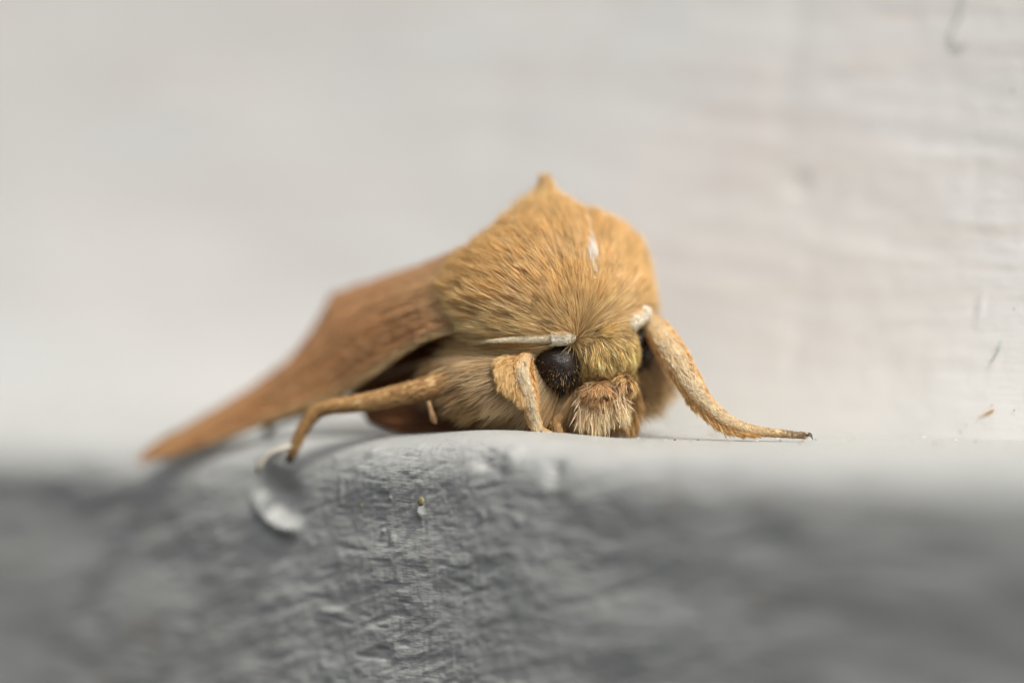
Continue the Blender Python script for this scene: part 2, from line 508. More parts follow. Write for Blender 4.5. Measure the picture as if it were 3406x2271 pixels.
SEG = 5
def strands(name, P, N, F, L, W, lift, droop, croot, ctip, parent, jit=0.12, csize=0.16, pull=0.35, seed=0, roll=0.9, mat=None, cvar=0.22):
    """flat tapering hair scales lying along F; colours per root/tip rows (n,3)"""
    rs = np.random.default_rng(seed + 100)
    n = len(P)
    if n == 0: return None
    L = np.broadcast_to(L, n) * (0.75 + 0.5 * rs.random(n)); W = np.broadcast_to(W, n) * (0.7 + 0.6 * rs.random(n))
    lift = np.broadcast_to(lift, n); droop = np.broadcast_to(droop, n)
    ids, cen = clump(P, csize, rs)
    cj = rs.normal(0, jit, (len(cen), 3)); cl = 1 + rs.normal(0, 0.12, len(cen)); cb = rs.normal(0, cvar, len(cen))
    F = nrm(F + cj[ids] + rs.normal(0, jit * 0.45, (n, 3)))
    F = nrm(F - N * np.sum(F * N, 1, keepdims=True) * 0.9)
    L = L * cl[ids]
    toc = cen[ids] - P; toc = toc - F * np.sum(toc * F, 1, keepdims=True)
    side = nrm(np.cross(F, N))
    ang = rs.uniform(-roll, roll, n)[:, None]
    sd = side * np.cos(ang) + np.cross(F, side) * np.sin(ang)
    lf = lift + rs.normal(0, 0.05, n)
    bend = rs.normal(0, 0.06, (n, 1))
    t = np.linspace(0, 1, SEG); prof = np.array([0.65, 1.0, 0.95, 0.65, 0.06])
    V = np.empty((n, SEG, 2, 3)); Cc = np.empty((n, SEG, 2, 3), np.float32)
    br = (1 + cb[ids] * 0.7 + rs.normal(0, cvar * 0.8, n))[:, None]
    for k in range(SEG):
        p = P + (L * t[k])[:, None] * F + N * (L * (lf * t[k] - droop * t[k] ** 2))[:, None] + toc * pull * t[k] ** 1.3 + side * (L[:, None] * bend * t[k] ** 2)
        w = sd * (W * prof[k] * 0.5)[:, None]
        V[:, k, 0] = p - w; V[:, k, 1] = p + w
        f = t[k] ** 0.8
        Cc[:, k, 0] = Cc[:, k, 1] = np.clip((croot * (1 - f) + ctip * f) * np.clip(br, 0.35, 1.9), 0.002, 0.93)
    b = (np.arange(n) * SEG * 2)[:, None]
    Fq = np.stack([np.stack([b[:, 0] + 2 * k, b[:, 0] + 2 * k + 1, b[:, 0] + 2 * k + 3, b[:, 0] + 2 * k + 2], -1) for k in range(SEG - 1)], 1).reshape(-1, 4)
    ob = mesh_np(name, V.reshape(-1, 3), Fq, mat or M_FUR, parent, True, Cc.reshape(-1, 3))
    return tag(ob, kind='stuff')

def colrows(n, c): return np.broadcast_to(np.array(c, float), (n, 3)).copy()
def lerp(a, b, f): return a * (1 - f[:, None]) + b * f[:, None]
def sstep(x, a, b):
    t = np.clip((x - a) / (b - a), 0, 1); return t * t * (3 - 2 * t)

GOLD = np.array([0.85, 0.595, 0.27]); GOLD_D = np.array([0.60, 0.36, 0.125]); PALE = np.array([0.92, 0.74, 0.42]); BEIGE = np.array([0.62, 0.43, 0.22])

def build_fur():
    P, N = sample(body, 420000)
    q = {k: np.sqrt((((P - c) @ np.asarray(ax).T / np.array(r)) ** 2).sum(1)) for k, (c, ax, r) in MASS.items()}
    lab = np.array(list(MASS))[np.argmin(np.stack([q[k] for k in MASS]), 0)]
    neck = C(1885, 1085, 0.85)
    # ---- thorax and crest
    k = lab == 'thorax'
    p, nn = P[k], N[k]
    keepf = (p[:, 1] < 3.6) | (rng.random(len(p)) < 0.5); p, nn = p[keepf], nn[keepf]
    f = p - neck
    f = f - AX * 0.35 * np.linalg.norm(f, axis=1, keepdims=True) + ZUP * 0.15
    # crest: everything near it sweeps up to the peak
    peak = C(1818, 606, 2.5)
    rel = p - C(1818, 700, 2.3)
    lat = np.abs(rel @ LAT); hz = p[:, 2]
    near = np.exp(-((rel @ LAT) / 0.9) ** 2 - (np.maximum(0, (rel @ AX)) / 1.2) ** 2 - (np.minimum(0, rel @ AX) / 0.9) ** 2) * sstep(hz, C(0, 850, 2)[2], C(0, 720, 2)[2])
    f = nrm(f) * (1 - near[:, None]) + nrm(peak - p) * near[:, None] * 1.6
    dist = np.linalg.norm(p - neck, axis=1)
    L = 0.42 + 0.18 * sstep(dist, 0.3, 2.0) + 0.12 * near
    low = 1 - sstep(p[:, 2], C(0, 1120, 1)[2], C(0, 930, 1)[2])
    L = L + 0.34 * low
    wide = sstep(np.abs((p - MASS['thorax'][0]) @ LAT), 1.3, 2.4) * sstep(-(p - MASS['thorax'][0]) @ AX, -1.6, 0.2)
    L = L + 0.40 * wide
    L = np.minimum(L, 0.20 + 0.95 * np.linalg.norm(peak - p, axis=1))
    L = L * (0.45 + 0.55 * sstep(dist, 0.1, 0.9))
    n = len(p)
    side_pale = sstep(low + rng.normal(0, 0.2, n), 0.25, 1.1) * 0.85
    rightp = sstep(p @ LAT, (C(2120, 950, 2) @ LAT), (C(2190, 1000, 2) @ LAT)) * 0.4
    topp = near * 0.35
    pal = np.clip(np.maximum(np.maximum(side_pale, rightp), topp) + rng.normal(0, 0.10, n), 0, 1)
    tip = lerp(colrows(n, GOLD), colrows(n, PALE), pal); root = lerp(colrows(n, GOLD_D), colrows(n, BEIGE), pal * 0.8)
    fleck = rng.random(n) < 0.004
    fleck |= (np.linalg.norm(p - C(1962, 825, 0.35), axis=1) < 0.16) & (rng.random(n) < 0.5)
    tip[fleck] = (0.93, 0.90, 0.82); root[fleck] = (0.85, 0.75, 0.58)
    backd = sstep(-(p - MASS['thorax'][0]) @ AX, 0.3, 1.8) * 0.5
    tip *= (1 - 0.35 * backd)[:, None]
    apex = np.exp(-((rel @ LAT) / 0.32) ** 2 - ((rel @ AX) / 0.36) ** 2) * near
    L = L * (1 - 0.62 * apex)
    lift = 0.18 + 0.22 * near - 0.05 * low + 0.85 * apex
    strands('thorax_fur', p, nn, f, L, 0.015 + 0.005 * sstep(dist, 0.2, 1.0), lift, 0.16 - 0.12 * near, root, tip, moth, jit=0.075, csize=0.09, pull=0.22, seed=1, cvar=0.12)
    # ---- head
    k = lab == 'head'
    p0, n0 = P[k], N[k]
    V2 = []
    hh = MASS['head'][0]
    extra = np.repeat(np.arange(len(p0)), 4)
    p = p0[extra] + rng.normal(0, 0.03, (len(extra), 3)); nn = n0[extra]
    rel = p - hh
    n = len(p)
    top = sstep(rel @ HUP, 0.30, 0.75)
    f = -HUP[None] * 1.0 + HF[None] * 0.25 + HLAT[None] * (0.30 * (rel @ HLAT)[:, None] / 0.8 + 0.20)
    f = f * (1 - top[:, None]) + (HF * -0.2 + HUP * 0.6 + HLAT * 0.7)[None] * top[:, None]
    okf = (rel @ HF) > -0.75
    p, nn, f, top = p[okf], nn[okf], f[okf], top[okf]; n = len(p)
    OLIVE = np.array([0.90, 0.64, 0.27]); OLIVE_D = np.array([0.30, 0.18, 0.055])
    mixr = rng.random(n)
    tip = lerp(colrows(n, OLIVE), colrows(n, (0.86, 0.68, 0.36)), sstep(mixr, 0.55, 1.0)); tip = lerp(tip, colrows(n, (0.50, 0.30, 0.08)), top * 0.6)
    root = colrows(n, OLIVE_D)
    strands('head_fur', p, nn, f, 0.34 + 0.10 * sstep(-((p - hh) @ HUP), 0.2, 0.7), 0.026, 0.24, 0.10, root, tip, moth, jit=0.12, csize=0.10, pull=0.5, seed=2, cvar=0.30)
    # ---- breast and sides under the wing
    k = (lab == 'breast') | (lab == 'coxa')
    p, nn = P[k], N[k]
    hip = C(1800, 1180, 0.4)
    f = nrm(p - hip) * 0.7 + np.array([-0.75, 0.35, -0.32])[None]
    rightside = sstep(p @ LAT, C(1960, 1250, 1.5) @ LAT, C(2060, 1250, 1.5) @ LAT)
    f = f * (1 - rightside[:, None]) + np.array([0.45, 0.2, -0.85])[None] * rightside[:, None]
    eyec = C(1853, 1221, 0.60); ke = np.linalg.norm(p - eyec, axis=1) > 0.60
    p, nn, f, rightside = p[ke], nn[ke], f[ke], rightside[ke]
    n = len(p)
    v = vn(p[:, 0] * 1.1 + 40, p[:, 2] * 1.6 + 20, 5)
    tip = lerp(colrows(n, (0.66, 0.46, 0.24)), colrows(n, (0.78, 0.60, 0.36)), sstep(v, 0.4, 0.8))
    yel = np.exp(-(((p[:, 0] - C(1690, 1400, 0)[0]) / 0.8) ** 2 + ((p[:, 2] - C(0, 1410, 0)[2]) / 0.5) ** 2))
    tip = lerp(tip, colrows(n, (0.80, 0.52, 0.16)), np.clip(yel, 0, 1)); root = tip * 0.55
    L = 0.85 + 0.25 * rng.random(n)
    # hair that would run into the sill is shorter
    L = np.minimum(L, 0.25 + np.maximum(p[:, 2], 0) * 0.9)
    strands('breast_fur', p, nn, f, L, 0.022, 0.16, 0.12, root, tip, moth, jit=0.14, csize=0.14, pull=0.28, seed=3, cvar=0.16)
    # ---- abdomen, mostly under the wings
    k = lab == 'abdomen'
    p, nn = P[k], N[k]
    sub = rng.random(len(p)) < 0.5; p, nn = p[sub], nn[sub]; n = len(p)
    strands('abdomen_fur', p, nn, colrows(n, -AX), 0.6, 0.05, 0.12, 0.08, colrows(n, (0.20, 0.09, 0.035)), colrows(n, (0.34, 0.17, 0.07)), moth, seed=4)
build_fur()

def pale_tuft():
    n = 60
    P = np.stack([C(x, y, d) for x, y, d in zip(rng.normal(1972, 9, n), rng.normal(862, 20, n), rng.uniform(-0.12, 0.10, n))])
    k = [moth_front(p) for p in P]
    P = np.array([a for a, b in k]); N = np.array([b for a, b in k])
    f = nrm(P - C(1885, 1085, 0.85) + ZUP * 0.4 - LAT * 0.5)
    strands('pale_tuft', P + N * 0.12, N, f, 0.34, 0.026, 0.25, 0.1, colrows(n, (0.80, 0.70, 0.55)), colrows(n, (0.93, 0.91, 0.86)), moth, jit=0.08, csize=0.05, pull=0.5, seed=91, cvar=0.05)
from mathutils.bvhtree import BVHTree
def moth_front(p):
    d = nrm(p - CAMP); h = BODY_BVH.ray_cast(Vector(CAMP), Vector(d))
    return (np.array(h[0]), np.array(h[1])) if h[0] is not None else (p, -d)
me_ = body.data
BODY_BVH = BVHTree.FromPolygons([v.co / U for v in me_.vertices], [tuple(q.vertices) for q in me_.polygons])
pale_tuft()

# ---- eyes
def eye_mat():
    m, n, l, p = mat_new('compound_eye')
    mp = mapping(n, l, (1, 1, 1))
    v = n.new('ShaderNodeTexVoronoi'); v.inputs['Scale'].default_value = 330; l.new(mp.outputs[0], v.inputs['Vector'])
    a = noise(n, l, mp.outputs[0], 60, 4)
    r = ramp(n, l, a.outputs['Fac'], [(0.35, (0.006, 0.003, 0.002)), (0.65, (0.022, 0.010, 0.004)), (0.85, (0.06, 0.028, 0.010))])
    l.new(r.outputs['Color'], p.inputs['Base Color'])
    p.inputs['Roughness'].default_value = 0.2; p.inputs['Specular IOR Level'].default_value = 0.4
    b = n.new('ShaderNodeBump'); b.inputs['Strength'].default_value = 0.6; b.inputs['Distance'].default_value = 0.002; b.invert = True
    l.new(v.outputs['Distance'], b.inputs['Height']); l.new(b.outputs[0], p.inputs['Normal'])
    return m
M_EYE = eye_mat()
for (cx, lookx) in ((C(1853, 1221, 0.60), -1), (C(2095, 1148, 1.72), 1)):
    V, F = ellipsoid(cx, HAX, (0.60, 0.62, 0.66), 40, 56)
    e = mesh_np('eye', V, F, M_EYE, moth)
    # fine hairs stand out of the eye
    k = rng.normal(0, 1, (3200, 3)); k = nrm(k); out = nrm(HLAT * lookx * 0.6 + HF); k = k[(k @ nrm(np.array([lookx * 0.6, 1.0, 0.0]))) > -0.2]
    P = cx + (k * np.array([0.50, 0.60, 0.62])) @ HAX; N = nrm(k @ HAX)
    n = len(P); pup = nrm(C(1872, 1190, 0.2) - C(1853, 1221, 0.60))
    away = np.clip(1 - (N @ pup), 0, 1)
    kk = away > 0.13; P, N, away = P[kk], N[kk], away[kk]; n = len(P)
    tint = (sstep(rng.random(n), 0.60, 0.95) * sstep(away, 0.10, 0.45))[:, None]
    tipc = np.array([0.022, 0.010, 0.004]) * (1 - tint) + np.array([0.80, 0.48, 0.16]) * tint
    strands('eye_hair', P, N, nrm(N * 0.5 + (N - pup * 0.8) + np.array([0, 0, -0.25])), 0.05 + 0.15 * away, 0.018, 0.75, 0.1, colrows(n, (0.008, 0.004, 0.002)), tipc, e, jit=0.10, csize=0.05, pull=0.1, seed=11 + lookx, cvar=0.1)

# ---- antennae
def antenna(scape, flag, rf, sr):
    """scape, pedicel ring and ringed flagellum in one part"""
    V, F, inf = tube(flag, rf, n=200, m=14, rings=(46, 0.10))
    a = mesh_np('antenna', V, F, M_ANT, moth)
    V, F, inf2 = tube(scape, sr, n=30, m=20, wob=0.10, seed=3)
    s = mesh_np('scape', V, F, M_ANT, a)
    c, t, r, aa, bb = inf2
    n = 1500; i = rng.integers(2, 29, n); ph = rng.uniform(0, 2 * math.pi, n)
    N = np.cos(ph)[:, None] * aa[i] + np.sin(ph)[:, None] * bb[i]; P = c[i] + N * r[i][:, None]
    up = sstep(N @ ZUP, 0.3, 0.95)
    tip = lerp(colrows(n, (0.86, 0.80, 0.66)), colrows(n, (0.84, 0.56, 0.26)), up * 0.8)
    strands('scape_scales', P, N, t[i], 0.12, 0.030, 0.12, 0.05, tip * 0.8, tip, a, jit=0.1, csize=0.05, pull=0.2, seed=21, cvar=0.06)
    c, t, r, aa, bb = inf
    n = 5000; i = (rng.random(n) ** 1.3 * 195).astype(int); ph = rng.uniform(0, 2 * math.pi, n)
    N = np.cos(ph)[:, None] * aa[i] + np.sin(ph)[:, None] * bb[i]; P = c[i] + N * r[i][:, None]
    tip = colrows(n, (0.90, 0.82, 0.64))
    strands('flagellum_scales', P, N, t[i], 0.05, 0.022, 0.10, 0.05, tip * 0.85, tip, a, jit=0.08, csize=0.04, pull=0.1, seed=22, cvar=0.07)
    V, F, _ = tube([inf[0][0] - inf[1][0] * 0.05, inf[0][0] + inf[1][0] * 0.04], [rf[0] * 1.25, rf[0] * 1.25], n=6, m=18)
    mesh_np('pedicel', V, F, M_PED, a)
M_PED = plain('pedicel_ring', (0.78, 0.76, 0.74), 0.35, 0.5, 0.1)
antenna([C(1900, 1122, .32), C(1876, 1124, .10), C(1842, 1126, .02)], [C(1840, 1126, .05), C(1770, 1128, .08), C(1690, 1131, .12), C(1625, 1137, .28), C(1555, 1150, 1.1), C(1500, 1170, 2.2), C(1330, 1230, 3.6), C(1200, 1260, 5.0)],
        [.115, .100, .070, .042, .034, .03, .025, .02], [.15, .175, .165])
antenna([C(2078, 1100, .90), C(2110, 1072, .90), C(2142, 1044, 1.15)], [C(2144, 1042, 1.2), C(2150, 1036, 1.9), C(2152, 1040, 2.8), C(2120, 1060, 4.2), C(2040, 1100, 6.0)],
        [.15, .13, .10, .07, .03], [.17, .20, .18])

# ---- wings
def wing_mat():
    m, n, l, p = mat_new('wing_scales')
    tc = n.new('ShaderNodeVertexColor'); tc.layer_name = 'col'
    mp = mapping(n, l, (1, 1, 1))
    a = noise(n, l, mp.outputs[0], 26, 5, 0.7)
    r = ramp(n, l, a.outputs['Fac'], [(0.3, (0.84, 0.83, 0.82)), (0.7, (1.12, 1.12, 1.12))])
    l.new(mixc(n, l, 1.0, tc.outputs['Color'], r.outputs['Color'], 'MULTIPLY'), p.inputs['Base Color'])
    p.inputs['Roughness'].default_value = 0.5; p.inputs['Specular IOR Level'].default_value = 0.3
    l.new(bump(n, l, a.outputs['Fac'], 0.5, 0.004), p.inputs['Normal'])
    return m
M_WING = wing_mat()
COSTA = [C(1560, 1100, 0.9), C(1450, 1122, 1.2), C(1350, 1172, 1.75), C(1234, 1252, 2.3), C(1114, 1322, 2.9), C(973, 1374, 3.5), C(816, 1432, 4.1), C(659, 1488, 4.55), C(560, 1520, 4.8), C(492, 1526, 4.95)]
DORS = [C(1560, 815, 2.5), C(1430, 868, 3.3), C(1280, 920, 4.2), C(1160, 960, 4.95), C(1122, 975, 5.2), C(1098, 1008, 5.28), C(1050, 1092, 5.35), C(960, 1205, 5.3), C(816, 1318, 5.15), C(659, 1412, 5.05), C(560, 1470, 5.0), C(487, 1520, 4.96)]
MIRP = DORS[1]; MIRD = nrm((DORS[4] - DORS[1]) * np.array([1, 1, 0])); MIRN = np.array([-MIRD[1], MIRD[0], 0])
def wing(mirror):
    nu, nv = 170, 60
    a = catmull(COSTA, nu); b = catmull(DORS, nu)
    f = np.linspace(0, 1, nv)[None, :, None]
    G = a[:, None] * (1 - f) + b[:, None] * f
    d1 = np.gradient(G, axis=0); d2 = np.gradient(G, axis=1); Nn = nrm(np.cross(d1, d2))
    if Nn[nu // 2, nv // 2] @ np.array([0, -1, 0]) < 0: Nn = -Nn
    uu = np.linspace(0, 1, nu)[:, None]; vv = np.linspace(0, 1, nv)[None, :]
    span = np.linalg.norm(a - b, axis=1)[:, None]
    bul = 0.16 * np.sin(math.pi * vv) * span * (1 - 0.5 * uu)
    # veins fan out from the base
    vein = np.zeros((nu, nv))
    for c0 in (0.06, 0.17, 0.30, 0.42, 0.53, 0.64, 0.75, 0.87): vein += np.exp(-((vv - c0 - 0.02 * np.sin(5 * uu + c0 * 20)) / 0.016) ** 2)
    edge = np.sin(math.pi * (0.02 + 0.96 * vv)) ** 0.5
    G = G + Nn * (bul + (0.045 * vein + 0.035 * fbm(uu * 7, vv * 4, 61, 2)) * edge)[..., None]
    BR = np.array([0.68, 0.40, 0.19]); DK = np.array([0.42, 0.20, 0.075]); CO = np.array([0.64, 0.50, 0.27])
    st = vn(uu * 3, vv * 26 + uu * 2, 71) * 0.7 + vn(uu * 8, vv * 60, 72) * 0.3
    col = BR * (0.80 + 0.4 * st)[..., None]
    col = col * (1 - 0.32 * vein.clip(0, 1)[..., None]) + DK * 0.32 * vein.clip(0, 1)[..., None]
    ce = np.exp(-(vv / 0.055) ** 2) * (1 - 0.5 * uu) + 0 * uu
    col = col * (1 - ce[..., None]) + CO * ce[..., None]
    de = np.exp(-((1 - vv) / 0.07) ** 2) * 0.55 + 0 * uu
    col = col * (1 - de[..., None]) + DK * de[..., None]
    base_p = np.exp(-(uu / 0.13) ** 2) * 0.6 + 0 * vv
    col = col * (1 - base_p[..., None]) + np.array([0.58, 0.40, 0.22]) * base_p[..., None]
    G = G.reshape(-1, 3); Nf = Nn.reshape(-1, 3); th = 0.05
    G2 = G - Nf * th
    if mirror:
        for X in (G, G2):
            X -= 2 * ((X - MIRP) @ MIRN)[:, None] * MIRN[None]
            X -= MIRD[None] * (0.50 * ((X - MIRP) @ MIRD).clip(0, None))[:, None]
            X[:, 2] = np.where(X[:, 2] < 1.0, 0.22 + (X[:, 2] + 1.0) * 0.39, X[:, 2]) - 0.02
    n0 = len(G)
    F = grid_faces(nu, nv)
    bl = np.concatenate([np.arange(nu) * nv, (nu - 1) * nv + np.arange(1, nv), np.arange(nu - 2, -1, -1) * nv + nv - 1, np.arange(nv - 2, 0, -1)])
    bl2 = np.roll(bl, -1)
    Fs = np.stack([bl, bl2, bl2 + n0, bl + n0], -1)
    w = mesh_np('wing', np.vstack([G, G2]), [F, F[:, ::-1] + n0, Fs], M_WING, moth, True, np.vstack([col.reshape(-1, 3), col.reshape(-1, 3) * 0.8]))
    # loose scales lie over the membrane, a fringe hangs along the outer edge
    Gn = G.reshape(nu, nv, 3); Nq = Nf.reshape(nu, nv, 3) * (1 if not mirror else 1)
    if mirror:
        Nq = Nq - 2 * (Nq @ MIRN)[..., None] * MIRN
    n = 22000 if not mirror else 6000
    i = rng.integers(1, nu - 2, n); j = rng.integers(0, nv - 1, n)
    P = Gn[i, j] + (Gn[i + 1, j] - Gn[i, j]) * rng.random((n, 1)) + (Gn[i, j + 1] - Gn[i, j]) * rng.random((n, 1))
    fl = nrm(Gn[i + 1, j] - Gn[i, j]); cc = col[i, j]
    strands('wing_scales', P, Nq[i, j], fl, 0.28, 0.06, 0.05, 0.05, cc * 0.9, cc * 1.12, w, jit=0.06, csize=0.12, pull=0.05, seed=31, roll=0.3, cvar=0.06)
    n = 3500
    i = rng.integers(int(nu * 0.42), nu - 2, n); P = Gn[i, nv - 1] + (Gn[i + 1, nv - 1] - Gn[i, nv - 1]) * rng.random((n, 1))
    out = nrm(Gn[i, nv - 1] - Gn[i, nv - 4]); fl = nrm(out + nrm(Gn[i + 1, nv - 1] - Gn[i, nv - 1]) * 0.9)
    strands('fringe', P, Nq[i, nv - 1], fl, 0.20, 0.05, 0.02, 0.02, colrows(n, (0.36, 0.19, 0.08)), colrows(n, (0.46, 0.28, 0.13)), w, jit=0.08, csize=0.2, pull=0.1, seed=32, roll=0.5, cvar=0.10)
    return w
wing(False); wing(True)

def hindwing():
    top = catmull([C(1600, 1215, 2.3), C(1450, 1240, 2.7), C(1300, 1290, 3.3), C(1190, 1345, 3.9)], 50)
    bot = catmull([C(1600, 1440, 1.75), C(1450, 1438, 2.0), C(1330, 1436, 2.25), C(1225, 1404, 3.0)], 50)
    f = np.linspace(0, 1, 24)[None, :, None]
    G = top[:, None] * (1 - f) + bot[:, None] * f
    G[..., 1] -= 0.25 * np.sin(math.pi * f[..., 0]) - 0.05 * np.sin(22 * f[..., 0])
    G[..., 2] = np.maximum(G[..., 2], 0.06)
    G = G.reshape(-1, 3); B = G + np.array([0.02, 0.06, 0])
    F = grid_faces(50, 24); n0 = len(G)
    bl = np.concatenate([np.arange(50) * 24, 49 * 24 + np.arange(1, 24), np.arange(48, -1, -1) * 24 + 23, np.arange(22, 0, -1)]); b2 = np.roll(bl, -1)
    mesh_np('hindwing', np.vstack([G, B]), [F, F[:, ::-1] + n0, np.stack([bl, b2, b2 + n0, bl + n0], -1)], plain('hindwing_shade_scales', (0.13, 0.055, 0.022), 0.6, 0.2, 0.3, 14), moth)  # brown darkened in the colour itself for the shade below the forewing
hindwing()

# ---- legs
def leg(pts, rad, tip, root, L=0.16, n=5000, seed=0, dotted=0.0, claw=None, dark_end=0.0, wdt=0.028, lift=0.16, fan=None, flat=None):
    V, F, inf = tube(pts, rad, n=110, m=18, wob=0.07, seed=seed)
    o = mesh_np('leg', V, F, M_LEG, moth)
    c, t, r, a, b = inf
    i = np.searchsorted(np.cumsum(r) / r.sum(), rng.random(n)).clip(1, 107); ph = rng.uniform(0, 2 * math.pi, n)
    N = np.cos(ph)[:, None] * a[i] + np.sin(ph)[:, None] * b[i]; P = c[i] + N * r[i][:, None] * 0.98
    tt = colrows(n, tip); rr = colrows(n, root)
    if flat is not None:                      # a paler stripe along the side that faces flat
        pl = sstep(N @ nrm(np.array(flat)), 0.45, 0.92); tt = lerp(tt, colrows(n, (0.93, 0.83, 0.62)), pl * 0.95); rr = lerp(rr, colrows(n, (0.7, 0.55, 0.33)), pl * 0.7)
        dots = (rng.random(n) < dotted) & (pl > 0.3); tt[dots] = (0.16, 0.09, 0.05); rr[dots] = (0.12, 0.07, 0.04)
        ud = sstep(-(N @ nrm(np.array(flat))), 0.2, 0.8); tt = lerp(tt, colrows(n, (0.66, 0.36, 0.13)), ud * 0.7)
    if dark_end:
        de = sstep(i / 109.0, 1 - dark_end, 1.0) * (0.45 + 0.5 * rng.random(n)); tt = lerp(tt, colrows(n, (0.14, 0.08, 0.06)), de); rr = lerp(rr, colrows(n, (0.08, 0.04, 0.03)), de)
    sc = np.clip(r[i] / max(rad), 0.35, 1)
    strands('leg_scales', P, N, t[i], L * sc, wdt, lift, 0.05, rr, tt, o, jit=0.10, csize=0.08, pull=0.25, seed=40 + seed, cvar=0.08)
    for (lo, hi, dirv, fl, cnt, spread, fc) in (fan if isinstance(fan, list) else [fan] if fan else []):
        i = rng.integers(int(lo * 109), int(hi * 109), cnt)
        d = nrm(np.array(dirv)); d = nrm(d[None] - t[i] * (t[i] @ d)[:, None])
        third = np.cross(t[i], d)
        prog = (i / 109.0 - lo) / (hi - lo)
        outw = rng.random(cnt) * np.sin(math.pi * prog.clip(0, 1) ** 0.8) ** 0.7 * spread
        P = c[i] + d * (r[i] * 0.4 + outw)[:, None] + third * rng.normal(0, 0.035, (cnt, 1))
        Nn = nrm(third * rng.choice([-1, 1], (cnt, 1)) + rng.normal(0, 0.2, (cnt, 3)))
        fl_dir = nrm(d * (0.55 - 0.5 * prog)[:, None] + t[i] * 1.0)
        strands('leg_fan', P, Nn, fl_dir, fl * (0.75 + 0.5 * prog), 0.020, 0.05, 0.02, colrows(cnt, fc) * 0.78, colrows(cnt, fc), o, jit=0.05, csize=0.06, pull=0.30, seed=60 + seed, cvar=0.09)
    if claw is not None:
        for pts2 in claw:
            V, F, _ = tube(pts2, np.linspace(0.035, 0.008, len(pts2)), n=14, m=8)
            mesh_np('claw', V, F, M_DARK, o)
    return o

CREAM = (0.86, 0.62, 0.32); TAN = (0.74, 0.46, 0.19)
# fore leg in front of the eye, with its fan of scales
leg([C(1800, 1172, .85), C(1758, 1188, .35), C(1736, 1216, .02), C(1738, 1264, -.12), C(1758, 1325, -.15), C(1772, 1380, -.10), C(1790, 1432, .02), C(1830, 1452, .05)],
    [.12, .17, .21, .22, .19, .17, .155, .12], CREAM, TAN, 0.17, 7000, 1, dotted=0.03, flat=(0.25, -1, 0.1),
    fan=[(0.12, 0.52, (-1, -0.15, -0.1), 0.32, 13000, 0.52, (0.92, 0.67, 0.33)), (0.14, 0.60, (1, 0.25, -0.1), 0.24, 4500, 0.22, (0.90, 0.58, 0.24))], claw=[[C(1800, 1436, -.12), C(1808, 1446, -.18), C(1812, 1456, -.15)], [C(1762, 1425, -.05), C(1756, 1440, -.12), C(1758, 1452, -.08)]])
# the same leg's other half folds down to the foot, beside the palps
leg([C(1880, 1270, 1.3), C(1868, 1350, .9), C(1852, 1405, .5), C(1862, 1450, .3)], [.10, .12, .11, .09], (0.60, 0.40, 0.19), (0.36, 0.20, 0.08), 0.22, 2200, 5)
# leg reaching out in front of the wall
leg([C(2140, 1062, 1.75), C(2190, 1108, 1.3), C(2242, 1185, .82), C(2298, 1277, .42), C(2330, 1322, .25), C(2385, 1375, .10), C(2440, 1412, .0), C(2510, 1432, -.10), C(2600, 1442, -.20), C(2685, 1449, -.25)],
    [.26, .35, .36, .30, .23, .185, .155, .125, .095, .07], (0.92, 0.66, 0.34), TAN, 0.19, 11000, 2, dark_end=0.26, flat=(-0.2, -0.9, 0.45),
    fan=(0.26, 0.76, (-0.5, -0.1, -1), 0.30, 3200, 0.17, (0.82, 0.55, 0.24)), claw=[[C(2680, 1446, -.3), C(2697, 1450, -.36), C(2704, 1463, -.36)], [C(2678, 1444, -.1), C(2694, 1441, -.08), C(2702, 1450, -.06)]])
# middle leg that grips the sill edge under the wing
leg([C(1560, 1255, .95), C(1400, 1295, 1.15), C(1230, 1335, 1.45), C(1090, 1356, 1.8), C(1045, 1378, 1.9), C(1005, 1430, 2.0), C(980, 1490, 2.1), C(960, 1530, 2.25)],
    [.30, .26, .22, .175, .165, .15, .125, .07], (0.78, 0.52, 0.24), (0.50, 0.29, 0.11), 0.2, 6000, 3, dark_end=0.10, claw=[[C(968, 1515, 2.1), C(952, 1538, 2.15), C(946, 1552, 2.2)], [C(975, 1515, 2.1), C(972, 1535, 2.1), C(962, 1550, 2.2)]])
# hind leg in the shade of the wing
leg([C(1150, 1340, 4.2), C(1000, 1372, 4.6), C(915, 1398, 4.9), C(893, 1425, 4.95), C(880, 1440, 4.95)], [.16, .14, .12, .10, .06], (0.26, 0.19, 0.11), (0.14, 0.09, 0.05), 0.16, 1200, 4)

# small spur that hangs from the middle leg's base
V, F, _ = tube([C(1425, 1335, 1.0), C(1432, 1362, .95), C(1442, 1392, .95), C(1450, 1408, 1.0)], [.06, .065, .085, .03], n=24, m=10)
mesh_np('leg_spur', V, F, plain('spur_cuticle', (0.42, 0.25, 0.12), 0.5, 0.3, 0.4, 60), moth)

